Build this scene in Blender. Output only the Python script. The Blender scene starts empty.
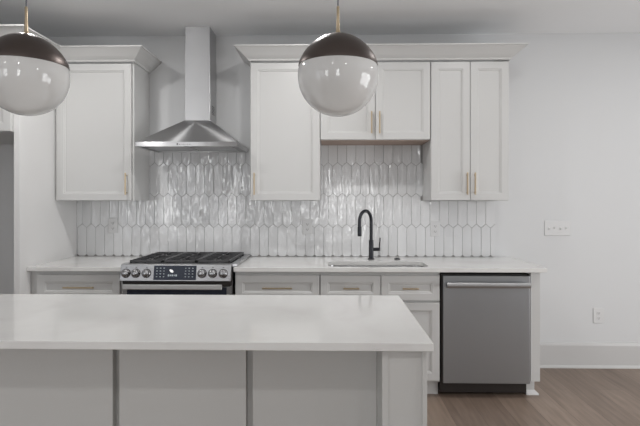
import bpy, bmesh, math, random
from mathutils import Vector, Matrix
random.seed(7)
S = bpy.context.scene
COL = S.collection
PI = math.pi

# ------------------------------------------------------------------ camera
cd = bpy.data.cameras.new('camera')
cam = bpy.data.objects.new('camera', cd); COL.objects.link(cam)
cam.location = (0, -4.15, 1.37)
cam.rotation_euler = (PI / 2, 0, 0.02)
cd.sensor_fit = 'HORIZONTAL'; cd.sensor_width = 36.0
cd.lens = 507 / 640 * 36
cd.shift_y = -12.2 / 640
cd.clip_start = 0.05
S.camera = cam

# ------------------------------------------------------------------ world and exposure
w = bpy.data.worlds.new('world'); S.world = w; w.use_nodes = True
w.node_tree.nodes['Background'].inputs[0].default_value = (0.85, 0.92, 1.0, 1)
w.node_tree.nodes['Background'].inputs[1].default_value = 1.0
S.view_settings.view_transform = 'Standard'
S.view_settings.look = 'None'
S.view_settings.gamma = 1
S.view_settings.use_curve_mapping = False
S.view_settings.exposure = 0.0

# ------------------------------------------------------------------ daylight through the back windows and patio door, plus an added left fill
FZ = 0.02            # floor level
CZ = 2.727           # ceiling level
XL, XR, YF = -3.35, 4.3, -6.7
def area(name, loc, rot, sx, sy, power, col=(1, 1, 1)):
    l = bpy.data.lights.new(name, 'AREA'); l.shape = 'RECTANGLE'; l.size = sx; l.size_y = sy
    l.energy = power; l.color = col
    o = bpy.data.objects.new(name, l); COL.objects.link(o); o.location = loc; o.rotation_euler = rot
    return o
P_BACK, P_PATIO, P_LEFT_FILL = 21, 78, 7
WIN_BACK = [(-2.83, 0.95), (-0.1, 0.75)]       # centre x, width
for cx, ww in WIN_BACK:
    area('window_daylight', (cx, YF - 0.12, 1.5), (PI / 2, 0, 0), ww, 1.5, P_BACK, (1.0, 0.99, 0.985))
PATIO = (-4.0, -1.4)
area('patio_daylight', (XR + 0.12, sum(PATIO) / 2, 1.15), (0, PI / 2, 0), 2.1, PATIO[1] - PATIO[0], P_PATIO, (1.0, 0.995, 0.99))
FILL_WIN_LEFT = (-6.2, -3.8)  # unseen left window, added to give the room more ambient fill
area('side_fill_light', (XL - 0.12, sum(FILL_WIN_LEFT) / 2, 1.5), (0, -PI / 2, 0), 1.5, FILL_WIN_LEFT[1] - FILL_WIN_LEFT[0], P_LEFT_FILL, (1.0, 0.995, 0.99))
CANS = [(-1.72, -1.25), (-0.22, -1.25), (1.18, -1.25), (2.58, -1.25),
        (-2.0, -4.4), (-0.6, -4.4), (0.9, -4.4), (2.5, -4.4)]
P_AL, P_AR, P_F = 11.0, 4.5, 5.0

# ------------------------------------------------------------------ materials
def mat(name, col=(0.8, 0.8, 0.8), rough=0.5, metal=0.0, spec=0.5, coat=0.0, emit=None):
    m = bpy.data.materials.new(name); m.use_nodes = True
    b = m.node_tree.nodes['Principled BSDF']
    b.inputs['Base Color'].default_value = (*col, 1)
    b.inputs['Roughness'].default_value = rough
    b.inputs['Metallic'].default_value = metal
    b.inputs['Specular IOR Level'].default_value = spec
    b.inputs['Coat Weight'].default_value = coat
    if emit:
        b.inputs['Emission Color'].default_value = (*emit[0], 1); b.inputs['Emission Strength'].default_value = emit[1]
    return m
def nd(m, t, **kw):
    n = m.node_tree.nodes.new(t)
    for k, v in kw.items():
        if k in n.inputs: n.inputs[k].default_value = v
        else: setattr(n, k, v)
    return n
def lk(m, a, b): m.node_tree.links.new(a, b)
def coords(m, scale=(1, 1, 1), rot=(0, 0, 0)):
    tc = nd(m, 'ShaderNodeTexCoord'); mp = nd(m, 'ShaderNodeMapping')
    mp.inputs['Scale'].default_value = scale; mp.inputs['Rotation'].default_value = rot
    lk(m, tc.outputs['Object'], mp.inputs['Vector']); return mp.outputs[0]
def bsdf(m): return m.node_tree.nodes['Principled BSDF']
def add_bump(m, vec, scale, strength, dist, detail=3):
    n = nd(m, 'ShaderNodeTexNoise', Scale=scale, Detail=detail)
    lk(m, vec, n.inputs['Vector'])
    b = nd(m, 'ShaderNodeBump', Strength=strength, Distance=dist)
    lk(m, n.outputs['Fac'], b.inputs['Height']); lk(m, b.outputs[0], bsdf(m).inputs['Normal'])
    return b
def mix_col(m, fac, c1, c2, sock='Base Color', lo=0.3, hi=0.7):
    r = nd(m, 'ShaderNodeValToRGB')
    r.color_ramp.elements[0].position = lo; r.color_ramp.elements[1].position = hi
    r.color_ramp.elements[0].color = (*c1, 1); r.color_ramp.elements[1].color = (*c2, 1)
    lk(m, fac, r.inputs[0]); lk(m, r.outputs[0], bsdf(m).inputs[sock]); return r

M = {}
M['wall'] = mat('wall_paint', (0.66, 0.665, 0.67), 0.75, spec=0.3)
add_bump(M['wall'], coords(M['wall']), 220, 0.08, 0.001)
M['ceiling'] = mat('ceiling_paint', (0.85, 0.86, 0.87), 0.9, spec=0.2)
add_bump(M['ceiling'], coords(M['ceiling']), 200, 0.08, 0.001)
M['cab'] = mat('cabinet_lacquer', (0.585, 0.583, 0.575), 0.38)
add_bump(M['cab'], coords(M['cab']), 60, 0.02, 0.001)
M['trim'] = mat('trim_paint', (0.72, 0.715, 0.71), 0.4)
add_bump(M['trim'], coords(M['trim']), 60, 0.02, 0.001)
M['island'] = mat('island_lacquer', (0.56, 0.555, 0.54), 0.42)
add_bump(M['island'], coords(M['island']), 60, 0.02, 0.001)
M['plate'] = mat('switch_plastic', (0.67, 0.67, 0.67), 0.35)
add_bump(M['plate'], coords(M['plate']), 80, 0.01, 0.001)
M['slot'] = mat('dark_slot', (0.10, 0.10, 0.10), 0.6)
M['rawwood'] = mat('raw_cabinet_underside', (0.42, 0.31, 0.25), 0.6)
n = nd(M['rawwood'], 'ShaderNodeTexNoise', Scale=6, Detail=4)
lk(M['rawwood'], coords(M['rawwood'], (1, 8, 8)), n.inputs['Vector'])
mix_col(M['rawwood'], n.outputs['Fac'], (0.36, 0.26, 0.21), (0.48, 0.37, 0.31))

m = M['quartz'] = mat('quartz', (0.72, 0.715, 0.70), 0.16, spec=0.5)
v = coords(m)
n1 = nd(m, 'ShaderNodeTexNoise', Scale=2.2, Detail=6, Distortion=1.4); lk(m, v, n1.inputs['Vector'])
mix_col(m, n1.outputs['Fac'], (0.735, 0.73, 0.715), (0.69, 0.675, 0.665), lo=0.46, hi=0.66)
r1 = nd(m, 'ShaderNodeValToRGB'); r1.color_ramp.elements[0].color = (0.06,) * 3 + (1,); r1.color_ramp.elements[1].color = (0.13,) * 3 + (1,)
lk(m, n1.outputs['Fac'], r1.inputs[0]); lk(m, r1.outputs[0], bsdf(m).inputs['Roughness'])

def steel(name, col, rough, stretch=(2, 2, 160), bump=0.08):
    m = mat(name, col, rough, metal=1.0)
    n = nd(m, 'ShaderNodeTexNoise', Scale=3.0, Detail=3); lk(m, coords(m, stretch), n.inputs['Vector'])
    mr = nd(m, 'ShaderNodeMapRange'); mr.inputs['To Min'].default_value = rough - 0.06; mr.inputs['To Max'].default_value = rough + 0.08
    lk(m, n.outputs['Fac'], mr.inputs[0]); lk(m, mr.outputs[0], bsdf(m).inputs['Roughness'])
    b = nd(m, 'ShaderNodeBump', Strength=bump, Distance=0.0006); lk(m, n.outputs['Fac'], b.inputs['Height']); lk(m, b.outputs[0], bsdf(m).inputs['Normal'])
    return m
M['steel'] = steel('brushed_steel', (0.43, 0.43, 0.44), 0.28)
M['hood'] = steel('hood_steel', (0.52, 0.52, 0.525), 0.31)
for hm in (M['hood'],):
    bsdf(hm).inputs['Anisotropic'].default_value = 0.97; bsdf(hm).inputs['Anisotropic Rotation'].default_value = 0.25
    tg = nd(hm, 'ShaderNodeTangent', direction_type='RADIAL', axis='Z'); lk(hm, tg.outputs[0], bsdf(hm).inputs['Tangent'])
M['dwsteel'] = steel('dishwasher_steel', (0.37, 0.38, 0.395), 0.42)
M['sinksteel'] = steel('sink_steel', (0.45, 0.45, 0.45), 0.22)
M['knob'] = mat('polished_knob', (0.36, 0.36, 0.37), 0.25, metal=1.0)
add_bump(M['knob'], coords(M['knob']), 8, 0.02, 0.0005)
M['base'] = mat('baseboard_paint', (0.55, 0.545, 0.54), 0.35)
add_bump(M['base'], coords(M['base']), 60, 0.02, 0.001)
M['ovhandle'] = steel('oven_handle_steel', (0.72, 0.72, 0.72), 0.45, bump=0.02)
M['dwhandle'] = steel('handle_steel', (0.42, 0.42, 0.425), 0.42, bump=0.02)
M['brass'] = steel('satin_brass', (0.56, 0.455, 0.32), 0.34)
M['bronze'] = steel('dark_bronze', (0.115, 0.095, 0.088), 0.38, (1, 1, 1), 0.02)
M['black'] = mat('matte_black_metal', (0.018, 0.02, 0.026), 0.32, metal=0.3)
add_bump(M['black'], coords(M['black']), 90, 0.03, 0.0005)
M['iron'] = mat('cast_iron', (0.05, 0.05, 0.053), 0.38)
add_bump(M['iron'], coords(M['iron']), 300, 0.3, 0.0006)
M['enamel'] = mat('black_enamel', (0.02, 0.02, 0.022), 0.15)
add_bump(M['enamel'], coords(M['enamel']), 10, 0.01, 0.0005)
M['glass_black'] = mat('black_glass', (0.022, 0.028, 0.045), 0.08)
add_bump(M['glass_black'], coords(M['glass_black']), 5, 0.01, 0.0005)
M['marks'] = mat('display_glow', (0.42, 0.47, 0.5), 0.5, emit=((0.75, 0.85, 0.95), 0.05))
M['glow'] = mat('lit_indicator', (0.9, 0.9, 0.9), 0.5, emit=((1, 1, 1), 0.35))
M['logo'] = mat('emblem_print', (0.05, 0.045, 0.05), 0.4)
M['globe'] = mat('opal_glass', (0.66, 0.655, 0.645), 0.06, coat=0.3)
bsdf(M['globe']).inputs['Subsurface Weight'].default_value = 0.15
bsdf(M['globe']).inputs['Subsurface Radius'].default_value = (0.02, 0.02, 0.02)
add_bump(M['globe'], coords(M['globe']), 4, 0.02, 0.001)
M['cord'] = mat('cord_fabric', (0.16, 0.17, 0.2), 0.7)
M['grout'] = mat('grout', (0.34, 0.335, 0.33), 0.9)
add_bump(M['grout'], coords(M['grout']), 300, 0.2, 0.0005)
M['lens'] = mat('can_lens', (0.9, 0.9, 0.9), 0.4, emit=((1, 0.96, 0.9), 4))
M['dark'] = mat('toe_kick_black', (0.02, 0.015, 0.013), 0.5)

m = M['tile'] = mat('glazed_tile', (0.67, 0.675, 0.68), 0.5, spec=0.0, coat=1.0)
at = nd(m, 'ShaderNodeAttribute', attribute_name='tile_tint')
mix_col(m, at.outputs['Fac'], (0.69, 0.695, 0.70), (0.76, 0.765, 0.77), lo=0, hi=1)
va = nd(m, 'ShaderNodeVectorMath', operation='MULTIPLY_ADD')
tc = nd(m, 'ShaderNodeTexCoord'); cb = nd(m, 'ShaderNodeCombineXYZ')
mm = nd(m, 'ShaderNodeMath', operation='MULTIPLY'); mm.inputs[1].default_value = 37.0
lk(m, at.outputs['Fac'], mm.inputs[0]); lk(m, mm.outputs[0], cb.inputs[0]); lk(m, mm.outputs[0], cb.inputs[2])
va.inputs[1].default_value = (1.0, 1.0, 0.5)
lk(m, tc.outputs['Object'], va.inputs[0]); lk(m, cb.outputs[0], va.inputs[2])
rt = nd(m, 'ShaderNodeMapping'); rt.inputs['Rotation'].default_value = (0, 0.5, 0); rt.inputs['Scale'].default_value = (1.2, 1, 0.42); lk(m, va.outputs[0], rt.inputs['Vector'])
n = nd(m, 'ShaderNodeTexNoise', Scale=42, Detail=0.5, Distortion=0.6); lk(m, rt.outputs[0], n.inputs['Vector'])
b = nd(m, 'ShaderNodeBump', Strength=1.0, Distance=0.0039); lk(m, n.outputs['Fac'], b.inputs['Height']); lk(m, b.outputs[0], bsdf(m).inputs['Coat Normal'])
bsdf(m).inputs['Coat Roughness'].default_value = 0.015
bsdf(m).inputs['Coat IOR'].default_value = 1.65

m = M['floor'] = mat('oak_planks', (0.2, 0.16, 0.13), 0.42)
tc = nd(m, 'ShaderNodeTexCoord'); sp = nd(m, 'ShaderNodeSeparateXYZ'); cb = nd(m, 'ShaderNodeCombineXYZ')
lk(m, tc.outputs['Object'], sp.inputs[0]); lk(m, sp.outputs[1], cb.inputs[0]); lk(m, sp.outputs[0], cb.inputs[1])
br = nd(m, 'ShaderNodeTexBrick', Scale=1.0); br.offset = 0.37
for k, v_ in (('Mortar Size', 0.0012), ('Mortar Smooth', 0.2), ('Brick Width', 1.3), ('Row Height', 0.19), ('Bias', 0.0)): br.inputs[k].default_value = v_
br.inputs['Color1'].default_value = (0.275, 0.208, 0.163, 1); br.inputs['Color2'].default_value = (0.172, 0.126, 0.098, 1)
br.inputs['Mortar'].default_value = (0.11, 0.08, 0.065, 1)
lk(m, cb.outputs[0], br.inputs['Vector'])
mp = nd(m, 'ShaderNodeMapping'); mp.inputs['Scale'].default_value = (1.2, 14, 1); lk(m, cb.outputs[0], mp.inputs['Vector'])
ng = nd(m, 'ShaderNodeTexNoise', Scale=2.5, Detail=6, Distortion=0.5); lk(m, mp.outputs[0], ng.inputs['Vector'])
rg = nd(m, 'ShaderNodeValToRGB'); rg.color_ramp.elements[0].position = 0.3; rg.color_ramp.elements[1].position = 0.7
rg.color_ramp.elements[0].color = (0.82, 0.81, 0.80, 1); rg.color_ramp.elements[1].color = (1.15, 1.15, 1.15, 1)
lk(m, ng.outputs['Fac'], rg.inputs[0])
mx = nd(m, 'ShaderNodeMix', data_type='RGBA', blend_type='MULTIPLY'); mx.inputs[0].default_value = 1.0
lk(m, br.outputs['Color'], mx.inputs[6]); lk(m, rg.outputs[0], mx.inputs[7]); lk(m, mx.outputs[2], bsdf(m).inputs['Base Color'])
b = nd(m, 'ShaderNodeBump', Strength=0.15, Distance=0.001); lk(m, ng.outputs['Fac'], b.inputs['Height']); lk(m, b.outputs[0], bsdf(m).inputs['Normal'])

# ------------------------------------------------------------------ mesh helpers
def tag(o, label=None, cat=None, group=None, kind=None):
    if label: o['label'] = label
    if cat: o['category'] = cat
    if group: o['group'] = group
    if kind: o['kind'] = kind
    return o
def thing(name, label, cat, loc=(0, 0, 0), group=None):
    o = bpy.data.objects.new(name, None); COL.objects.link(o); o.location = loc
    o.empty_display_size = 0.05
    return tag(o, label, cat, group)
def link(name, bm, m, parent=None, bevel=0.0, seg=2, smooth=False, off=None):
    bmesh.ops.recalc_face_normals(bm, faces=bm.faces[:])
    me = bpy.data.meshes.new(name); bm.to_mesh(me); bm.free()
    me.materials.append(m)
    if smooth:
        me.polygons.foreach_set('use_smooth', [True] * len(me.polygons))
        try: me.set_sharp_from_angle(angle=math.radians(38))
        except Exception: pass
    o = bpy.data.objects.new(name, me); COL.objects.link(o)
    if parent is not None:
        o.parent = parent
        # geometry is written in world coordinates: shift it into the thing's own frame
        l = Vector((0, 0, 0)); p = parent
        while p is not None: l += p.location; p = p.parent
        me.transform(Matrix.Translation(-l))
    if bevel:
        b = o.modifiers.new('bevel', 'BEVEL'); b.width = bevel; b.segments = seg; b.limit_method = 'ANGLE'; b.angle_limit = math.radians(40)
        b.harden_normals = False
    return o
def box(bm, x0, x1, y0, y1, z0, z1, mtx=None):
    vs = [bm.verts.new((x, y, z)) for x in (x0, x1) for y in (y0, y1) for z in (z0, z1)]
    for f in ((0, 1, 3, 2), (4, 6, 7, 5), (0, 4, 5, 1), (2, 3, 7, 6), (0, 2, 6, 4), (1, 5, 7, 3)):
        bm.faces.new([vs[i] for i in f])
    if mtx: bmesh.ops.transform(bm, matrix=mtx, verts=vs)
    return vs
def boxes(*bs):
    bm = bmesh.new()
    for b in bs: box(bm, *b)
    return bm
def tube(bm, pts, r, n=12, rad=None, caps=True):
    pts = [Vector(p) for p in pts]; rings = []
    up = Vector((0, 0, 1))
    d0 = (pts[1] - pts[0]).normalized()
    ref = up if abs(d0.dot(up)) < 0.95 else Vector((1, 0, 0))
    u = d0.cross(ref).normalized()
    for i, p in enumerate(pts):
        d = (pts[min(i + 1, len(pts) - 1)] - pts[max(i - 1, 0)]).normalized()
        u = (u - d * u.dot(d)).normalized(); v = d.cross(u)
        rr = rad[i] if rad else r
        rings.append([bm.verts.new(p + (u * math.cos(a) + v * math.sin(a)) * rr) for a in [2 * PI * k / n for k in range(n)]])
    for a, b in zip(rings, rings[1:]):
        for k in range(n): bm.faces.new((a[k], a[(k + 1) % n], b[(k + 1) % n], b[k]))
    if caps: bm.faces.new(rings[0]); bm.faces.new(rings[-1][::-1])
def lathe(bm, prof, origin, axis=(0, 0, 1), n=48):
    """prof = [(radius, height)] from one end to the other, closed at the ends"""
    ax = Vector(axis).normalized(); q = Vector((0, 0, 1)).rotation_difference(ax); o = Vector(origin)
    rings = []
    for r, h in prof:
        if r < 1e-5: rings.append([bm.verts.new(o + q @ Vector((0, 0, h)))])
        else: rings.append([bm.verts.new(o + q @ Vector((r * math.cos(2 * PI * k / n), r * math.sin(2 * PI * k / n), h))) for k in range(n)])
    for a, b in zip(rings, rings[1:]):
        for k in range(n):
            k2 = (k + 1) % n
            if len(a) == 1 and len(b) == 1: continue
            if len(a) == 1: bm.faces.new((a[0], b[k], b[k2]))
            elif len(b) == 1: bm.faces.new((a[k], b[0], a[k2]))
            else: bm.faces.new((a[k], b[k], b[k2], a[k2]))
    if len(rings[0]) > 1: bm.faces.new(rings[0])
    if len(rings[-1]) > 1: bm.faces.new(rings[-1][::-1])
def slab(bm, poly, z0, z1, hole=None):
    """horizontal slab from a plan outline, with an optional hole"""
    if hole is None:
        a = [bm.verts.new((x, y, z0)) for x, y in poly]; b = [bm.verts.new((x, y, z1)) for x, y in poly]
        bm.faces.new(a); bm.faces.new(b)
        for i in range(len(a)):
            j = (i + 1) % len(a); bm.faces.new((a[i], a[j], b[j], b[i]))
        return
    for z in (z0, z1):
        es = []
        for lp in (poly, hole):
            vs = [bm.verts.new((x, y, z)) for x, y in lp]
            es += [bm.edges.new((vs[i], vs[(i + 1) % len(vs)])) for i in range(len(vs))]
        bmesh.ops.triangle_fill(bm, use_beauty=True, use_dissolve=False, edges=es)
    for lp in (poly, hole):
        for i in range(len(lp)):
            (x0, y0), (x1, y1) = lp[i], lp[(i + 1) % len(lp)]
            bm.faces.new([bm.verts.new(c) for c in ((x0, y0, z0), (x1, y1, z0), (x1, y1, z1), (x0, y0, z1))])
    bmesh.ops.remove_doubles(bm, verts=bm.verts[:], dist=1e-5)
def rrect(x0, x1, y0, y1, r, n=6):
    pts = []
    for cx, cy, a0 in ((x1 - r, y1 - r, 0), (x0 + r, y1 - r, 90), (x0 + r, y0 + r, 180), (x1 - r, y0 + r, 270)):
        for k in range(n + 1):
            a = math.radians(a0 + 90 * k / n); pts.append((cx + r * math.cos(a), cy + r * math.sin(a)))
    return pts
def shaker(bm, x0, x1, z0, z1, yf, t=0.02, fw=0.056, rec=0.009):
    """five-piece door or drawer front facing -y: frame, small bevel, sunk panel"""
    def ring(dx, y): return [bm.verts.new(c) for c in ((x0 + dx, y, z0 + dx), (x1 - dx, y, z0 + dx), (x1 - dx, y, z1 - dx), (x0 + dx, y, z1 - dx))]
    rs = [ring(0, yf + t), ring(0, yf + 0.0015), ring(0.0015, yf), ring(fw, yf), ring(fw + 0.003, yf + 0.003), ring(fw + 0.010, yf + 0.004), ring(fw + 0.013, yf + rec)]
    for a, b in zip(rs, rs[1:]):
        for k in range(4): bm.faces.new((a[k], a[(k + 1) % 4], b[(k + 1) % 4], b[k]))
    bm.faces.new(rs[0]); bm.faces.new(rs[-1])
def bar_handle(parent, x, z, length, yf, vertical=True, m='brass', r=0.0052, out=0.03):
    bm = bmesh.new(); h = length / 2; q = h * 0.8
    if vertical:
        box(bm, x - r, x + r, yf - out - r, yf - out + r, z - h, z + h)
        for s in (-q, q): tube(bm, [(x, yf - out, z + s), (x, yf + 0.001, z + s)], 0.0042, 10)
    else:
        box(bm, x - h, x + h, yf - out - r, yf - out + r, z - r, z + r)
        for s in (-q, q): tube(bm, [(x + s, yf - out, z), (x + s, yf + 0.001, z)], 0.0042, 10)
    return link('handle', bm, M[m], parent, bevel=0.0012)

# ------------------------------------------------------------------ the room
def struct(name, bm, m, bevel=0.0, parent=None):
    o = link(name, bm, m, parent, bevel=bevel)
    if parent is None: o['kind'] = 'structure'
    return o
T = 0.12
struct('floor', boxes((XL - T, XR + T, YF - T, T, FZ - 0.1, FZ)), M['floor'])
struct('ceiling', boxes((XL - T, XR + T, YF - T, T, CZ, CZ + 0.1)), M['ceiling'])
struct('wall_back', boxes((XL - T, XR + T, 0, T, FZ, CZ)), M['wall'])
W0, W1 = FILL_WIN_LEFT
struct('wall_left', boxes((XL - T, XL, W1, 0, FZ, CZ), (XL - T, XL, YF, W0, FZ, CZ), (XL - T, XL, W0, W1, FZ, 0.75), (XL - T, XL, W0, W1, 2.25, CZ)), M['wall'])
struct('window_3', boxes(*[(XL - 0.08, XL - 0.03, a, a + 0.06, 0.75, 2.25) for a in (W0, (W0 + W1) / 2 - 0.03, W1 - 0.06)],
       (XL - 0.08, XL - 0.03, W0, W1, 0.75, 0.81), (XL - 0.08, XL - 0.03, W0, W1, 2.19, 2.25)), M['trim'])  # frame for the added fill opening in the left wall
P0, P1 = PATIO
struct('wall_right', boxes((XR, XR + T, P1, 0, FZ, CZ), (XR, XR + T, YF, P0, FZ, CZ), (XR, XR + T, P0, P1, 2.2, CZ)), M['wall'])
bm = bmesh.new(); xs = [XL - T]
for cx, ww in WIN_BACK: xs += [cx - ww / 2, cx + ww / 2]
xs.append(XR + T)
for a, b_ in zip(xs[0::2], xs[1::2]): box(bm, a, b_, YF - T, YF, FZ, CZ)
for cx, ww in WIN_BACK:
    box(bm, cx - ww / 2, cx + ww / 2, YF - T, YF, FZ, 0.75); box(bm, cx - ww / 2, cx + ww / 2, YF - T, YF, 2.25, CZ)
struct('wall_front', bm, M['wall'])
for i, (cx, ww) in enumerate(WIN_BACK):
    x0, x1 = cx - ww / 2, cx + ww / 2
    bm = boxes((x0, x0 + 0.05, YF - 0.08, YF - 0.03, 0.75, 2.25), (x1 - 0.05, x1, YF - 0.08, YF - 0.03, 0.75, 2.25),
               (x0, x1, YF - 0.08, YF - 0.03, 0.75, 0.80), (x0, x1, YF - 0.08, YF - 0.03, 2.20, 2.25),
               (x0, x1, YF - 0.08, YF - 0.03, 1.475, 1.525))
    struct('window_%d' % (i + 1), bm, M['trim'])
bm = boxes(*[(XR + 0.03, XR + 0.08, a, a + 0.06, FZ, 2.2) for a in (P0, (P0 + P1) / 2 - 0.03, P1 - 0.06)],
           (XR + 0.03, XR + 0.08, P0, P1, 2.14, 2.2), (XR + 0.03, XR + 0.08, P0, P1, FZ, FZ + 0.08))
struct('door_1', bm, M['trim'])
def baseboard(name, x0, x1, y0, y1, axis):
    bm = bmesh.new()
    # profile (distance from the wall, height)
    pr = [(0, 0), (0.026, 0), (0.026, 0.008), (0.020, 0.02), (0.0145, 0.022), (0.0145, 0.180), (0.011, 0.192), (0.007, 0.200), (0, 0.204)]
    if axis == 'x': ring = lambda x: [bm.verts.new((x, y0 - d, FZ + h)) for d, h in pr]; a, b = ring(x0), ring(x1)
    elif axis == 'l': ring = lambda y: [bm.verts.new((x0 + d, y, FZ + h)) for d, h in pr]; a, b = ring(y0), ring(y1)
    else: ring = lambda y: [bm.verts.new((x0 - d, y, FZ + h)) for d, h in pr]; a, b = ring(y0), ring(y1)
    for i in range(len(pr)):
        j = (i + 1) % len(pr); bm.faces.new((a[i], a[j], b[j], b[i]))
    bm.faces.new(a); bm.faces.new(b)
    struct(name, bm, M['base'])
baseboard('baseboard_back', 1.436, XR - 0.03, 0, 0, 'x')
baseboard('baseboard_right', XR, XR, -0.03, P1, 'r')
baseboard('baseboard_left', XL, XL, -0.9, YF, 'l')

# recessed ceiling lights (just out of the picture, above)
for i, (x, y) in enumerate(CANS):
    row = 'above the aisle' if y > -2 else 'in front of the island'
    pos = ['leftmost', 'second from left', 'third from left', 'rightmost'][i % 4]
    t = thing('recessed_light', 'recessed white ceiling light, %s in the row %s' % (pos, row), 'ceiling light', (x, y, CZ), 'recessed ceiling lights')
    bm = bmesh.new(); n = 32
    pr = [(0.072, 0.0), (0.095, 0.0), (0.095, -0.004), (0.090, -0.006), (0.074, -0.004)]
    rg_ = [[bm.verts.new((x + r * math.cos(2 * PI * k / n), y + r * math.sin(2 * PI * k / n), CZ + h)) for k in range(n)] for r, h in pr]
    for j in range(len(pr)):
        a, b_ = rg_[j], rg_[(j + 1) % len(pr)]
        for k in range(n): bm.faces.new((a[k], a[(k + 1) % n], b_[(k + 1) % n], b_[k]))
    link('trim_ring', bm, M['trim'], t, smooth=True)
    bm = bmesh.new(); lathe(bm, [(0.074, -0.0005), (0.074, -0.002)], (x, y, CZ), n=32); link('lens', bm, M['lens'], t)
    l = bpy.data.lights.new('lamp', 'AREA'); l.shape = 'DISK'; l.size = 0.14; l.energy = (P_F if y < -2 else (P_AL if x < 0 else P_AR)); l.color = (1.0, 0.99, 0.975)
    lo = bpy.data.objects.new('lamp', l); COL.objects.link(lo); lo.parent = t; lo.location = (0, 0, -0.01)

# ------------------------------------------------------------------ backsplash
def clip(poly, ax, lim, keep_less):
    out = []
    for i in range(len(poly)):
        a, b = poly[i], poly[(i + 1) % len(poly)]
        ia = (a[ax] <= lim) == keep_less; ib = (b[ax] <= lim) == keep_less
        if ia: out.append(a)
        if ia != ib:
            t = (lim - a[ax]) / (b[ax] - a[ax]); out.append((a[0] + t * (b[0] - a[0]), a[1] + t * (b[1] - a[1])))
    return out
TW, TP, TIP = 0.0752, 0.2515, 0.0155
bs = thing('tile_backsplash', 'glossy white picket tile backsplash between the counter and the wall cabinets', 'backsplash', (-0.37, -0.004, 0.9155))
link('grout', boxes((-2.089, -0.61, -0.0035, -0.0005, 0.9155, 1.78), (-0.61, 0.76, -0.0035, -0.0005, 0.9155, 1.826), (0.76, 1.338, -0.0035, -0.0005, 0.9155, 1.369)), M['grout'], bs)
bm = bmesh.new(); lay = bm.faces.layers.float.new('tile_tint')
for r in range(-1, 4):
    zc0 = 1.4165 + (r - 1) * TP           # lower mean edge
    x0 = -0.053 + (0 if r % 2 == 1 else TW / 2)
    for c in range(-29, 21):
        xa = x0 + c * TW + 0.0012; xb = xa + TW - 0.0024; xm = (xa + xb) / 2
        g = 0.0012
        hexa = [(xa, zc0 + TIP + g), (xm, zc0 - TIP + g), (xb, zc0 + TIP + g), (xb, zc0 + TP - TIP - g), (xm, zc0 + TP + TIP - g), (xa, zc0 + TP - TIP - g)]
        top = 1.78 if xm < -0.61 else (1.826 if xm < 0.76 else 1.369)
        p = clip(hexa, 1, 0.9165, False)
        if p: p = clip(p, 1, top, True)
        if p: p = clip(p, 0, -2.089, False)
        if p: p = clip(p, 0, 1.338, True)
        if len(p) < 3: continue
        cx = sum(q[0] for q in p) / len(p); cz = sum(q[1] for q in p) / len(p)
        tx, tz = random.gauss(0, 0.010), random.gauss(0, 0.006)
        def sh(s, y): return [bm.verts.new((cx + (q[0] - cx) * (1 - s / max(0.01, TW / 2)), y + (q[0] - cx) * tx + (q[1] - cz) * tz * (1 if y < -0.004 else 0), q[1] - (s if q[1] > cz else -s))) for q in p]
        A, B, Cc = sh(0, -0.003), sh(0, -0.0080), sh(0.0007, -0.0085)
        tint = random.random(); fs = []
        for a, b_ in ((A, B), (B, Cc)):
            for k in range(len(p)): fs.append(bm.faces.new((a[k], a[(k + 1) % len(p)], b_[(k + 1) % len(p)], b_[k])))
        fs.append(bm.faces.new(Cc))
        for f in fs: f[lay] = tint
link('tile_facing', bm, M['tile'], bs)

# ------------------------------------------------------------------ cabinets
def cabinet(name, label, x0, x1, yb, yf, z0, z1, fronts, raw=False, filler=(0, 0), cat='cabinet', toe=False, hollow=False):
    """fronts: (kind, x0, x1, z0, z1, handle) ; handle = (x, z, length, vertical) or None. yf = the face of the doors."""
    t = thing(name, label, cat, ((x0 + x1) / 2, (yb + yf) / 2, FZ if toe else z0))
    body_f = yf + 0.021
    if hollow:   # open carcass so that the sink bowl can sit inside
        s = 0.018
        bm = boxes((x0, x0 + s, body_f, yb, z0, z1), (x1 - s, x1, body_f, yb, z0, z1), (x0 + s, x1 - s, body_f, yb, z0, z0 + s),
                   (x0 + s, x1 - s, yb - s, yb, z0 + s, z1), (x0 + s, x1 - s, body_f, body_f + 0.002, z0 + s, z1))
    else: bm = boxes((x0, x1, body_f, yb, z0, z1))
    link('carcass', bm, M['cab'], t, bevel=0.001)
    if raw: link('underside', boxes((x0 + 0.002, x1 - 0.002, body_f + 0.012, yb - 0.002, z0 - 0.004, z0 - 0.0002)), M['rawwood'], t)['label'] = 'bare brown wood underside'
    if toe: link('toe_kick', boxes((x0, x1, -0.59, -0.575, FZ, z0)), M['cab'], t)
    for kind, a, b_, c, d, h in fronts:
        bm = bmesh.new(); shaker(bm, a, b_, c, d, yf, fw=0.051 if kind == 'door' else 0.048)
        dr = link(kind, bm, M['cab'], t)
        if h: bar_handle(dr, h[0], h[1], h[2], yf, h[3])
    return t
YU = -0.35; ZB, ZT = 1.372, 2.407
def hv(x, zb=ZB): return (x, zb + 0.125, 0.165, True)
cabinet('wall_cabinet', 'white one-door wall cabinet left of the range hood, beside the tall side panel', -2.0895, -1.487, -0.01, YU, ZB, 2.417,
        [('door', -2.072, -1.503, ZB + 0.002, ZT, hv(-1.535))])
cabinet('wall_cabinet', 'white shaker wall cabinet with one door, just right of the range hood', -0.600, -0.0755, -0.01, YU, ZB, 2.417,
        [('door', -0.598, -0.078, ZB + 0.002, ZT, hv(-0.567))])
cabinet('wall_cabinet', 'short two-door white wall cabinet above the sink with bare wood underside', -0.0735, 0.7495, -0.01, YU, 1.827, 2.417,
        [('door', -0.071, 0.336, 1.829, ZT, hv(0.308, 1.829)), ('door', 0.340, 0.747, 1.829, ZT, hv(0.368, 1.829))], raw=True)
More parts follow.
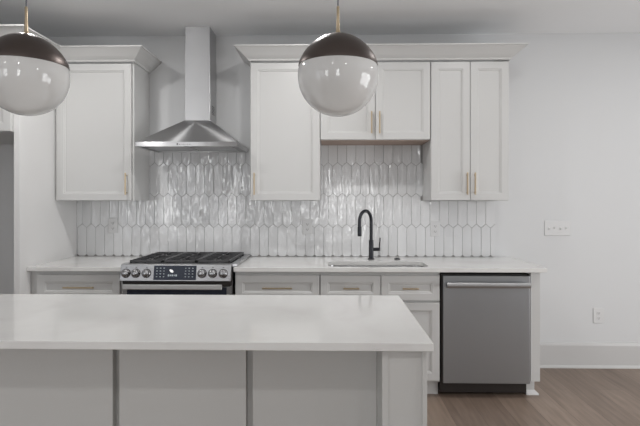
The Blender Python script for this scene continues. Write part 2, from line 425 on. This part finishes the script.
cabinet('wall_cabinet', 'tall two-door white wall cabinet at the right end of the row', 0.7515, 1.331, -0.01, YU, ZB, 2.417,
        [('door', 0.754, 1.042, ZB + 0.002, ZT, hv(1.016)), ('door', 1.046, 1.329, ZB + 0.002, ZT, hv(1.073))])
YFR = -0.802
cabinet('wall_cabinet', 'deep white wall cabinet over the empty refrigerator recess at the left edge', -3.05, -2.1335, -0.01, YFR, 1.836, 2.417,
        [('door', -3.048, -2.599, 1.838, ZT, hv(-2.62, 1.838)), ('door', -2.595, -2.136, 1.838, ZT, hv(-2.56, 1.838))])
tag(link('side_panel', boxes((-2.132, -2.0905, -0.775, -0.0005, FZ, 2.416)), M['trim'], bevel=0.002), 'tall white side panel between the refrigerator recess and the counter', 'panel')

YB = -0.67; ZD = 0.857
def hh(x, l=0.2): return (x, 0.772, l, False)
cabinet('base_cabinet', 'white base cabinet with a wide drawer, left of the range', -2.0895, -1.434, -0.02, YB, 0.125, 0.8835,
        [('drawer', -2.036, -1.456, 0.687, ZD, hh(-1.732, 0.215)), ('door', -2.036, -1.746, 0.14, 0.673, (-1.775, 0.57, 0.165, True)), ('door', -1.742, -1.456, 0.14, 0.673, (-1.713, 0.57, 0.165, True))], toe=True)
cabinet('base_cabinet', 'white base cabinet with a wide drawer, just right of the range', -0.657, -0.072, -0.02, YB, 0.125, 0.8835,
        [('drawer', -0.653, -0.074, 0.687, ZD, hh(-0.362, 0.205)), ('door', -0.653, -0.361, 0.14, 0.673, (-0.39, 0.57, 0.165, True)), ('door', -0.357, -0.074, 0.14, 0.673, (-0.328, 0.57, 0.165, True))], toe=True)
cabinet('sink_cabinet', 'white base cabinet under the sink with two small false drawers', -0.070, 0.752, -0.02, YB, 0.125, 0.8835,
        [('drawer', -0.066, 0.344, 0.687, ZD, hh(0.144, 0.11)), ('drawer', 0.350, 0.748, 0.687, ZD, hh(0.547, 0.11)),
         ('door', -0.066, 0.344, 0.14, 0.673, (0.315, 0.57, 0.165, True)), ('door', 0.350, 0.748, 0.14, 0.673, (0.379, 0.57, 0.165, True))], toe=True, hollow=True)
# end panel right of the dishwasher, notched for the toe space, with a small shoe moulding
t = thing('end_panel', 'white end panel supporting the counter right of the dishwasher', 'panel', (1.4, -0.33, FZ))
bm = bmesh.new()
pr = [(-0.02, FZ), (-0.575, FZ), (-0.575, 0.14), (-0.672, 0.14), (-0.672, 0.8835), (-0.02, 0.8835)]
a = [bm.verts.new((1.3645, y, z)) for y, z in pr]; b_ = [bm.verts.new((1.428, y, z)) for y, z in pr]
bm.faces.new(a); bm.faces.new(b_)
for i in range(6): bm.faces.new((a[i], a[(i + 1) % 6], b_[(i + 1) % 6], b_[i]))
link('panel_body', bm, M['cab'], t, bevel=0.001)
bm = bmesh.new()
pr = [(0, 0), (0.022, 0), (0.020, 0.010), (0.008, 0.022), (0, 0.03)]
def shoe(path):
    rings = []
    for (x, y, dx, dy) in path: rings.append([bm.verts.new((x + dx * d, y + dy * d, FZ + h)) for d, h in pr])
    for p, q in zip(rings, rings[1:]):
        for i in range(len(pr)): bm.faces.new((p[i], p[(i + 1) % len(pr)], q[(i + 1) % len(pr)], q[i]))
    bm.faces.new(rings[0]); bm.faces.new(rings[-1])
shoe([(1.3645, -0.577, 0, -1), (1.429, -0.577, 1, -1), (1.429, -0.04, 1, 0)])
link('shoe_molding', bm, M['trim'], t)

# crown mouldings, swept around the cabinet tops with mitred corners
def crown(label, path):
    pr = [(0.0, 0.0), (0.010, 0.0), (0.014, 0.006), (0.016, 0.014), (0.040, 0.034), (0.070, 0.066), (0.092, 0.087), (0.096, 0.090), (0.104, 0.091), (0.104, 0.101), (0.0, 0.101)]
    bm = bmesh.new(); rings = []
    P = [Vector(p) for p in path]
    for i, p in enumerate(P):
        ns = []
        if i > 0: d = (P[i] - P[i - 1]).normalized(); ns.append(Vector((d.y, -d.x)))
        if i < len(P) - 1: d = (P[i + 1] - P[i]).normalized(); ns.append(Vector((d.y, -d.x)))
        o = ns[0] if len(ns) == 1 else ns[0] + ns[1]       # right-angle mitre
        rings.append([bm.verts.new((p.x + o.x * a, p.y + o.y * a, 2.418 + h * 0.94)) for a, h in pr])
    for p, q in zip(rings, rings[1:]):
        for i in range(len(pr)): bm.faces.new((p[i], p[(i + 1) % len(pr)], q[(i + 1) % len(pr)], q[i]))
    bm.faces.new(rings[0]); bm.faces.new(rings[-1])
    tag(link('crown_molding', bm, M['cab'], bevel=0.0), label, 'molding')
crown('white crown molding stepping around the cabinets left of the range hood', [(-3.05, -0.805), (-2.0895, -0.805), (-2.0895, -0.352), (-1.487, -0.352), (-1.487, -0.002)])
crown('long white crown molding above the wall cabinets right of the range hood', [(-0.600, -0.002), (-0.600, -0.352), (1.331, -0.352), (1.331, -0.002)])

# ------------------------------------------------------------------ counters
tag(link('countertop', boxes((-2.090, -1.431, -0.70, -0.0002, 0.885, 0.914)), M['quartz'], bevel=0.002), 'short pale quartz countertop left of the range', 'countertop')
SX0, SX1, SY0, SY1 = -0.015, 0.688, -0.641, -0.325
bm = bmesh.new()
slab(bm, [(-0.660, -0.70), (1.463, -0.70), (1.463, -0.0002), (-0.660, -0.0002)], 0.885, 0.914, rrect(SX0, SX1, SY0, SY1, 0.06))
tag(link('countertop', bm, M['quartz'], bevel=0.0015), 'long pale quartz countertop running from the range over the sink and dishwasher', 'countertop')

# sink bowl: rim flange, curved walls, floor with drain
t = thing('sink', 'stainless steel undermount kitchen sink set in the countertop below the black faucet', 'sink', (0.33, -0.485, 0.66))
bm = bmesh.new(); rings = []
for e, z in ((0.004, 0.884), (0.0, 0.884), (-0.001, 0.878), (-0.005, 0.72), (-0.012, 0.69), (-0.035, 0.672), (-0.06, 0.668)):
    rings.append([bm.verts.new((x, y, z)) for x, y in rrect(SX0 - e, SX1 + e, SY0 - e, SY1 + e, max(0.02, 0.06 + e))])
for p, q in zip(rings, rings[1:]):
    for i in range(len(p)): bm.faces.new((p[i], p[(i + 1) % len(p)], q[(i + 1) % len(p)], q[i]))
bm.faces.new(rings[-1])
bowl = link('bowl', bm, M['sinksteel'], t, smooth=True)
so = bowl.modifiers.new('thick', 'SOLIDIFY'); so.thickness = 0.0012; so.offset = 0
bm = bmesh.new(); lathe(bm, [(0.0, 0.001), (0.022, 0.001), (0.030, 0.003), (0.042, 0.004), (0.045, 0.0)], (0.33, -0.45, 0.6690), n=28)
link('drain', bm, M['steel'], t, smooth=True)

# faucet
FX, FY = 0.320, -0.19
t = thing('faucet', 'tall matte black gooseneck kitchen faucet with side lever behind the sink', 'faucet', (FX, FY, 0.9145))
bm = bmesh.new(); lathe(bm, [(0.027, 0), (0.027, 0.005), (0.0245, 0.008), (0.0185, 0.009), (0.0185, 0.145), (0.0170, 0.150), (0.0135, 0.152)], (FX, FY, 0.9145), n=28)
link('base', bm, M['black'], t, smooth=True)
dx, dy = -0.098, -0.125; L = math.hypot(dx, dy); ux, uy = dx / L, dy / L; R = L / 2
pts = [(FX, FY, 1.05), (FX, FY, 1.14), (FX, FY, 1.20)]
for k in range(0, 19):
    a = PI - PI * k / 18; d = R + R * math.cos(a)
    pts.append((FX + ux * d, FY + uy * d, 1.213 + R * math.sin(a)))
pts.append((FX + ux * L, FY + uy * L, 1.175))
bm = bmesh.new(); tube(bm, pts, 0.0128, 16)
link('spout', bm, M['black'], t, smooth=True)
bm = bmesh.new(); ex, ey = FX + ux * L, FY + uy * L
tube(bm, [(ex, ey, 1.176), (ex, ey, 1.172), (ex, ey, 1.110), (ex, ey, 1.102)], 0.0155, 18, rad=[0.0130, 0.0155, 0.0155, 0.0140])
link('spray_head', bm, M['black'], t, smooth=True)
bm = bmesh.new()
tube(bm, [(FX + 0.016, FY, 0.992), (FX + 0.055, FY, 0.992)], 0.0135, 18)
tube(bm, [(FX + 0.062, FY, 0.985), (FX + 0.066, FY - 0.004, 1.03), (FX + 0.069, FY - 0.008, 1.082)], 0.0045, 10)
tube(bm, [(FX + 0.055, FY, 0.992), (FX + 0.068, FY, 0.992)], 0.0120, 18)
link('lever', bm, M['black'], t, smooth=True)
bm = bmesh.new(); lathe(bm, [(0.024, 0), (0.024, 0.004), (0.021, 0.007), (0.013, 0.0075), (0.0125, 0.011), (0, 0.012)], (0.522, -0.19, 0.9145), n=28)
tag(link('air_switch', bm, M['black'], smooth=True), 'small round black button set in the counter right of the faucet', 'button')

# ------------------------------------------------------------------ dishwasher
t = thing('dishwasher', 'stainless steel dishwasher built in at the right end of the counter', 'dishwasher', (1.06, -0.35, FZ))
link('body', boxes((0.760, 1.3625, -0.645, -0.04, 0.125, 0.868), (0.760, 0.7685, -0.665, -0.645, 0.125, 0.868), (0.760, 1.3625, -0.60, -0.10, FZ + 0.03, 0.125)), M['dark'], t)
bm = bmesh.new(); box(bm, 0.7705, 1.3605, -0.676, -0.646, 0.124, 0.858)
dd = link('door', bm, M['dwsteel'], t, bevel=0.004, seg=3)
bm = bmesh.new()
prof = [(-0.722, 0.783), (-0.727, 0.790), (-0.729, 0.800), (-0.727, 0.811), (-0.720, 0.818), (-0.712, 0.816), (-0.709, 0.800), (-0.712, 0.785)]
a = [bm.verts.new((0.787, y, z)) for y, z in prof]; b_ = [bm.verts.new((1.347, y, z)) for y, z in prof]
for i in range(8): bm.faces.new((a[i], a[(i + 1) % 8], b_[(i + 1) % 8], b_[i]))
bm.faces.new(a); bm.faces.new(b_)
for x in (0.800, 1.334): box(bm, x - 0.012, x + 0.012, -0.712, -0.675, 0.788, 0.812)
link('handle', bm, M['dwhandle'], dd, smooth=True)
link('toe_panel', boxes((0.764, 1.358, -0.612, -0.601, FZ + 0.022, 0.118)), M['dark'], t)

# ------------------------------------------------------------------ range
RX0, RX1 = -1.428, -0.672; RC = (RX0 + RX1) / 2
t = thing('range', 'stainless steel slide-in gas range with black grates and a dark display', 'stove', (RC, -0.35, FZ))
link('body', boxes((RX0 + 0.002, RX1 - 0.002, -0.655, -0.03, 0.10, 0.905)), M['steel'], t, bevel=0.002)
for x in (RX0 + 0.05, RX1 - 0.05):
    for y in (-0.60, -0.1):
        bm = bmesh.new(); lathe(bm, [(0.020, 0), (0.020, 0.012), (0.011, 0.014), (0.011, 0.08)], (x, y, FZ), n=16); link('leg', bm, M['dark'], t)
# cooktop deck: black pan with a stainless rim
bm = bmesh.new()
slab(bm, [(RX0, -0.665), (RX1 + 0.002, -0.665), (RX1 + 0.026, -0.64), (RX1 + 0.026, -0.02), (RX0 - 0.008, -0.02), (RX0 - 0.008, -0.64)], 0.9155, 0.934, rrect(RX0 + 0.022, RX1 - 0.016, -0.640, -0.045, 0.02))
link('cooktop_rim', bm, M['steel'], t, bevel=0.002)
link('cooktop_pan', boxes((RX0 + 0.018, RX1 - 0.018, -0.644, -0.041, 0.906, 0.922)), M['enamel'], t)
# control panel, tilted face
PY0, PZ0, PY1, PZ1 = -0.742, 0.826, -0.715, 0.937      # bottom and top of the face
bm = bmesh.new(); pr = [(PY0, PZ0), (PY1, PZ1), (-0.667, 0.9385), (-0.667, PZ0)]
a = [bm.verts.new((RX0, y, z)) for y, z in pr]; b_ = [bm.verts.new((RX1, y, z)) for y, z in pr]
for i in range(4): bm.faces.new((a[i], a[(i + 1) % 4], b_[(i + 1) % 4], b_[i]))
bm.faces.new(a); bm.faces.new(b_)
cp = link('control_panel', bm, M['steel'], t, bevel=0.003)
upv = Vector((0, PY1 - PY0, PZ1 - PZ0)).normalized(); nrm = Vector((0, -upv.z, upv.y))
def onpanel(x, s, out=0.0):   # s = 0 at the bottom of the face .. 1 at the top
    return Vector((x, PY0 + (PY1 - PY0) * s, PZ0 + (PZ1 - PZ0) * s)) + nrm * out
def panel_plate(bm, x0, x1, s0, s1, o0, o1):
    vs = [onpanel(x, s, o) for x in (x0, x1) for s in (s0, s1) for o in (o0, o1)]
    v_ = [bm.verts.new(p) for p in vs]
    for f in ((0, 1, 3, 2), (4, 6, 7, 5), (0, 4, 5, 1), (2, 3, 7, 6), (0, 2, 6, 4), (1, 5, 7, 3)): bm.faces.new([v_[i] for i in f])
DX0, DX1 = -1.198, -0.908
bm = bmesh.new(); panel_plate(bm, DX0, DX1, 0.07, 0.92, -0.001, 0.003)
ds = link('display', bm, M['glass_black'], t, bevel=0.001); ds['label'] = 'black glass touch display'
for gx in (DX0 + 0.022, DX1 - 0.072):
    bm = bmesh.new()
    for r in range(4):
        for c in range(3):
            x = gx + c * 0.024; s = 0.26 + r * 0.17; wd = random.uniform(0.0035, 0.0055)
            panel_plate(bm, x - wd, x + wd, s - 0.018, s + 0.018, 0.0031, 0.0034)
    link('touch_keypad', bm, M['marks'], ds)
bm = bmesh.new()
for k, (wd, hg) in enumerate(((0.006, 0.06), (0.005, 0.045), (0.006, 0.05), (0.004, 0.045), (0.006, 0.06))):
    x = DX0 + 0.103 + k * 0.013; panel_plate(bm, x - wd + 0.001, x + wd - 0.001, 0.34 - hg, 0.34 + hg, 0.0031, 0.0034)
link('readout', bm, M['marks'], ds)
bm = bmesh.new(); vs = []
for k in range(20):
    a_ = 2 * PI * k / 20; vs.append(bm.verts.new(onpanel(DX0 + 0.121 + 0.014 * math.cos(a_), 0.60 + 0.085 * math.sin(a_) - 0.05 * math.cos(a_), 0.0033)))
bm.faces.new(vs); link('indicator', bm, M['glow'], ds)
for x in (-1.388, -1.320, -1.248, -0.868, -0.796, -0.724):
    bm = bmesh.new(); lathe(bm, [(0.0315, 0.0), (0.0315, 0.004), (0.029, 0.0055)], onpanel(x, 0.46, 0.0), nrm, 32)
    ring_bm = bm
    bm = bmesh.new(); lathe(bm, [(0.0285, 0.0056), (0.0285, 0.009), (0.0255, 0.012), (0.0245, 0.028), (0.0225, 0.033), (0.016, 0.037), (0.008, 0.0388), (0, 0.039)], onpanel(x, 0.46, 0.0), nrm, 32)
    k_ = link('knob', bm, M['knob'], t, smooth=True)
    bm = bmesh.new(); panel_plate(bm, x - 0.0015, x + 0.0015, 0.50, 0.64, 0.036, 0.0395)
    link('pointer', bm, M['slot'], k_); link('knob_ring', ring_bm, M['dark'], k_, smooth=True)
    bm = bmesh.new(); panel_plate(bm, x - 0.006, x + 0.006, 0.80, 0.84, 0.0001, 0.0006); link('knob_mark', bm, M['slot'], cp)
# vent gap, oven door, handle, window, lower drawer
link('vent_strip', boxes((RX0 + 0.008, RX1 - 0.008, -0.708, -0.656, 0.786, 0.825)), M['dark'], t)
od = link('oven_door', boxes((RX0 + 0.003, RX1 - 0.003, -0.700, -0.657, 0.255, 0.785)), M['steel'], t, bevel=0.004)
link('oven_window', boxes((RX0 + 0.035, RX1 - 0.035, -0.7035, -0.6995, 0.36, 0.779)), M['glass_black'], od, bevel=0.001)
bm = bmesh.new(); box(bm, RX0 + 0.028, RX1 - 0.055, -0.765, -0.748, 0.772, 0.806)
for x in (RX0 + 0.065, RX1 - 0.092): box(bm, x - 0.014, x + 0.014, -0.749, -0.7081, 0.790, 0.800)
link('handle', bm, M['ovhandle'], od, bevel=0.004)
link('drawer', boxes((RX0 + 0.003, RX1 - 0.003, -0.697, -0.657, 0.105, 0.250)), M['steel'], t, bevel=0.004)
# burners
for x, y, r in ((RX0 + 0.15, -0.50, 0.045), (RX0 + 0.15, -0.20, 0.036), (RC, -0.345, 0.055), (RX1 - 0.15, -0.50, 0.05), (RX1 - 0.15, -0.20, 0.034)):
    bm = bmesh.new(); lathe(bm, [(r * 1.15, 0), (r * 1.15, 0.005), (r, 0.007), (r, 0.013)], (x, y, 0.9222), n=28)
    bu = link('burner', bm, M['steel'], t, smooth=True)
    bm = bmesh.new(); lathe(bm, [(r * 0.9, 0.0), (r * 0.93, 0.003), (r * 0.85, 0.007), (0, 0.008)], (x, y, 0.9354), n=28); link('burner_cap', bm, M['iron'], bu, smooth=True)
# three cast iron grates
gw = (RX1 - RX0 - 0.05) / 3
for k in range(3):
    gx0 = RX0 + 0.025 + k * gw + 0.002; gx1 = gx0 + gw - 0.004; cx = (gx0 + gx1) / 2
    bm = bmesh.new(); z0, z1 = 0.938, 0.955; b5 = 0.006
    y0, y1 = -0.632, -0.052
    box(bm, gx0, gx0 + 2 * b5, y0, y1, z0, z1); box(bm, gx1 - 2 * b5, gx1, y0, y1, z0, z1)
    for y in (y0, (y0 + y1) / 2 - b5, y1 - 2 * b5): box(bm, gx0, gx1, y, y + 2 * b5, z0, z1)
    for yc in (-0.50, -0.20):
        for s in (-1, 1):
            xe = gx0 if s < 0 else gx1
            box(bm, min(xe, cx + s * 0.028), max(xe, cx + s * 0.028), yc - b5 * .8, yc + b5 * .8, z0 + 0.002, z1 + 0.002)
            box(bm, cx - b5 * .8, cx + b5 * .8, min(yc + s * 0.028, yc + s * 0.125), max(yc + s * 0.028, yc + s * 0.125), z0 + 0.002, z1 + 0.002)
            for s2 in (-1, 1):
                box(bm, min(xe, cx + s * 0.062), max(xe, cx + s * 0.062), yc + s2 * 0.07 - b5 * .7, yc + s2 * 0.07 + b5 * .7, z0 + 0.002, z1 + 0.001)
    for x in (gx0 + b5, gx1 - b5):
        for y in (y0 + b5, (y0 + y1) / 2, y1 - b5): box(bm, x - b5, x + b5, y - b5, y + b5, 0.9222, z0)
    link('grate', bm, M['iron'], t, bevel=0.002)

# ------------------------------------------------------------------ range hood
HX0, HX1, HYF, HZ0, HZ1 = -1.416, -0.674, -0.49, 1.765, 1.798
CX0, CX1, CYF, CZ0 = -1.131, -0.934, -0.225, 1.995
t = thing('range_hood', 'stainless steel chimney range hood mounted on the wall above the range', 'range hood', ((HX0 + HX1) / 2, -0.01, HZ0))
YW = -0.0095
bm = bmesh.new()
r0 = [bm.verts.new(c) for c in ((HX0, HYF, HZ1), (HX1, HYF, HZ1), (HX1, YW, HZ1), (HX0, YW, HZ1))]
r1_ = [bm.verts.new(c) for c in ((CX0 - 0.004, CYF - 0.004, CZ0), (CX1 + 0.004, CYF - 0.004, CZ0), (CX1 + 0.004, YW, CZ0), (CX0 - 0.004, YW, CZ0))]
for i in range(4): bm.faces.new((r0[i], r0[(i + 1) % 4], r1_[(i + 1) % 4], r1_[i]))
bm.faces.new(r0); bm.faces.new(r1_)
link('canopy', bm, M['hood'], t, bevel=0.002)
bm = boxes((HX0, HX1, HYF, HYF + 0.012, HZ0, HZ1), (HX0, HX0 + 0.012, HYF + 0.012, YW, HZ0, HZ1), (HX1 - 0.012, HX1, HYF + 0.012, YW, HZ0, HZ1), (HX0 + 0.012, HX1 - 0.012, YW - 0.012, YW, HZ0, HZ1))
band = link('lower_band', bm, M['hood'], t, bevel=0.001)
bm = boxes((HX0 + 0.012, HX1 - 0.012, HYF + 0.012, YW - 0.012, HZ0 + 0.012, HZ0 + 0.02))
for k in range(2):
    a0 = HX0 + 0.05 + k * 0.325; box(bm, a0, a0 + 0.31, HYF + 0.07, -0.08, HZ0 + 0.006, HZ0 + 0.013)
link('filter_panel', bm, M['hood'], t, bevel=0.001)
for x in (HX0 + 0.10, HX1 - 0.10):
    bm = bmesh.new(); lathe(bm, [(0.026, 0.0), (0.026, -0.004), (0.02, -0.006), (0, -0.006)], (x, HYF + 0.045, HZ0 + 0.012), n=20); link('hood_lamp', bm, M['plate'], t, smooth=True)
bm = bmesh.new(); x = -1.115; zc = HZ0 + 0.017
box(bm, x, x + 0.011, HYF - 0.0008, HYF, zc - 0.006, zc + 0.006)
xx = x + 0.017
for wd, hg in ((.007, .008), (.004, .005), (.003, .008), (.005, .005), (.005, .007), (.006, .005), (.005, .005), (.007, .008), (.002, .006), (.006, .008), (.005, .005)):
    box(bm, xx, xx + wd, HYF - 0.0006, HYF, zc - 0.004, zc - 0.004 + hg * 0.6); xx += wd + 0.0035
link('emblem', bm, M['logo'], band)
bm = boxes((CX0, CX1, CYF, YW, CZ0, 2.50)); link('lower_chimney', bm, M['hood'], t, bevel=0.0015)
link('vent_slots', boxes(*[(CX1 + 0.0001, CX1 + 0.0008, -0.165, -0.075, 2.055 + k * 0.012, 2.061 + k * 0.012) for k in range(6)]), M['slot'], t)
bm = boxes((CX0 + 0.0025, CX1 - 0.0025, CYF + 0.0025, YW, 2.50, CZ - 0.0005)); up = link('upper_chimney', bm, M['hood'], t, bevel=0.0015)

# ------------------------------------------------------------------ outlets and switches
def outlet(label, x, z, y=0.0, gangs=1, toggles=False, wd=0.078, h=0.122, kind='outlet'):
    t = thing('light_switch' if toggles else 'outlet', label, 'switch' if toggles else 'outlet', (x, y, z))
    link('cover_plate', boxes((x - wd / 2, x + wd / 2, y - 0.006, y - 0.0003, z - h / 2, z + h / 2)), M['plate'], t, bevel=0.0025)
    if not toggles:
        for s in (-1, 1):
            bm = bmesh.new(); slab(bm, rrect(x - 0.016, x + 0.016, -0.0135, 0.0135, 0.008), -0.0015, 0.0015)
            bmesh.ops.transform(bm, matrix=Matrix.Translation((0, y - 0.0068, z + s * 0.021)) @ Matrix.Translation((x, 0, 0)) @ Matrix.Rotation(PI / 2, 4, 'X') @ Matrix.Translation((-x, 0, 0)), verts=bm.verts[:])
            sk = link('socket', bm, M['plate'], t)
            zc = z + s * 0.021
            link('slots', boxes((x - 0.008, x - 0.0055, y - 0.0090, y - 0.0080, zc - 0.003, zc + 0.006), (x + 0.0055, x + 0.008, y - 0.0090, y - 0.0080, zc - 0.003, zc + 0.006), (x - 0.0025, x + 0.0025, y - 0.0090, y - 0.0080, zc - 0.0095, zc - 0.005)), M['slot'], sk)
    else:
        for g in range(gangs):
            gx = x + (g - (gangs - 1) / 2) * 0.046
            bm = boxes((gx - 0.0055, gx + 0.0055, y - 0.0072, y - 0.0058, z - 0.0125, z + 0.0125))
            link('toggle_slot', bm, M['slot'] if False else M['trim'], t)
            bm = bmesh.new(); dirn = 1 if g % 2 else -1
            tube(bm, [(gx, y - 0.006, z), (gx, y - 0.017, z + 0.009 * dirn)], 0.0042, 8)
            link('toggle', bm, M['plate'], t)
    return t
outlet('four-gang white light switch on the bare wall right of the counter', 1.842, 1.148, 0, 4, True, 0.208, 0.120)
outlet('white outlet low on the bare wall above the baseboard', 2.171, 0.442, 0, wd=0.084)
outlet('white outlet on the tile between the range and the faucet', -0.186, 1.158, -0.0088)
outlet('white outlet on the tile under the left wall cabinet', -1.786, 1.165, -0.0088)
outlet('white outlet on the tile under the right wall cabinet, right of the faucet', 0.853, 1.143, -0.0088)

# ------------------------------------------------------------------ island
ZI0, ZI1 = 0.887, 0.914
IX0, IX1 = -2.0, 0.331; IY0, IY1 = -4.15 + 1.63, -4.15 + 2.45
t = thing('island', 'long grey kitchen island with flat back panels and a corner post', 'kitchen island', (-0.8, -2.1, FZ))
bmP = IY0 + 0.21        # plane of the back panels
link('carcass', boxes((IX0 + 0.03, 0.316, bmP + 0.034, IY1 - 0.045, 0.12, ZI0 - 0.001), (IX0 + 0.03, 0.316, bmP + 0.034, IY1 - 0.12, FZ, 0.12)), M['island'], t, bevel=0.001)
edges = [(-1.825, -1.326), (-1.303, -0.796), (-0.772, -0.306), (-0.281, 0.169)]
for a0, a1 in edges:
    link('back_panel', boxes((a0, a1, bmP, bmP + 0.033, FZ, ZI0 - 0.001)), M['island'], t, bevel=0.0015)
def post(x0, x1):
    bm = bmesh.new(); y = IY0 + 0.028
    box(bm, x0, x1, y + 0.006, bmP + 0.033, FZ, ZI0 - 0.001)
    for a0, a1 in ((x0, x0 + 0.021), (x1 - 0.016, x1)): box(bm, a0, a1, y, y + 0.006, FZ, ZI0 - 0.001)
    link('post', bm, M['island'], t, bevel=0.0015)
post(0.1695, 0.316); post(IX0 + 0.03, IX0 + 0.17)
# doors on the kitchen side (facing the range)
for k in range(4):
    a0 = IX0 + 0.04 + k * 0.566
    bm = bmesh.new(); shaker(bm, a0, a0 + 0.56, 0.13, 0.86, 0)
    bmesh.ops.transform(bm, matrix=Matrix.Translation((2 * a0 + 0.56, IY1 - 0.024, 0)) @ Matrix.Rotation(PI, 4, 'Z'), verts=bm.verts[:])
    link('door', bm, M['island'], t)
tag(link('countertop', boxes((IX0, IX1, IY0, IY1, ZI0, ZI1)), M['quartz'], bevel=0.002), 'wide pale quartz countertop on the kitchen island in the foreground', 'countertop')

# ------------------------------------------------------------------ pendants
def pendant(x, y, label, zc=1.862):
    t = thing('pendant_light', label, 'pendant light', (x, y, zc), 'globe pendants over the island')
    R = 0.159; zr = 0.038
    pr = [(0, -R)]
    for k in range(1, 25):
        a = -PI / 2 + (math.asin(zr / R) + PI / 2) * k / 24
        pr.append((R * math.cos(a), R * math.sin(a)))
    bm = bmesh.new(); lathe(bm, pr, (x, y, zc), n=72); link('globe', bm, M['globe'], t, smooth=True)['label'] = 'glossy opal white glass globe'
    rr = math.sqrt(R * R - zr * zr) + 0.002
    pr = [(rr - 0.003, zr - 0.001), (rr, zr)]
    cv = [(rr, 0.0), (rr * 0.965, 0.018), (rr * 0.90, 0.038), (rr * 0.79, 0.062), (rr * 0.64, 0.085), (rr * 0.46, 0.1045), (rr * 0.26, 0.1175), (rr * 0.10, 0.1225), (0.0, 0.1235)]
    for i in range(len(cv) - 1):       # Catmull-Rom through the cap outline
        p0 = cv[max(0, i - 1)]; p1 = cv[i]; p2 = cv[i + 1]; p3 = cv[i + 2] if i + 2 < len(cv) else (-p1[0], p1[1])
        for q in (0.25, 0.5, 0.75, 1.0):
            f = [0.5 * (2 * p1[j] + (p2[j] - p0[j]) * q + (2 * p0[j] - 5 * p1[j] + 4 * p2[j] - p3[j]) * q * q + (3 * p1[j] - p0[j] - 3 * p2[j] + p3[j]) * q ** 3) for j in (0, 1)]
            pr.append((max(0.0, f[0]), zr + 0.004 + f[1]))
    bm = bmesh.new(); lathe(bm, pr, (x, y, zc), n=72); link('metal_cap', bm, M['bronze'], t, smooth=True)['label'] = 'dark bronze dome cap'
    bm = bmesh.new(); lathe(bm, [(0.008, 0.162), (0.011, 0.168), (0.009, 0.176), (0.0068, 0.183), (0.0068, 0.205), (0.0055, 0.23), (0.0055, 0.272), (0.0035, 0.276)], (x, y, zc), n=20)
    link('stem', bm, M['brass'], t, smooth=True)
    bm = bmesh.new(); tube(bm, [(x, y, zc + 0.274), (x, y, CZ - 0.02)], 0.0028, 8); link('cord', bm, M['cord'], t)
    bm = bmesh.new(); lathe(bm, [(0.004, -0.03), (0.012, -0.028), (0.055, -0.022), (0.062, -0.016), (0.062, -0.0005)], (x, y, CZ), n=36); link('ceiling_canopy', bm, M['brass'], t, smooth=True)
pendant(0.031, -2.15, 'opal globe pendant with bronze cap over the island, right one of the pair')
pendant(-1.213, -2.15, 'opal globe pendant with bronze cap at the left picture edge, left of the pair', 1.869)
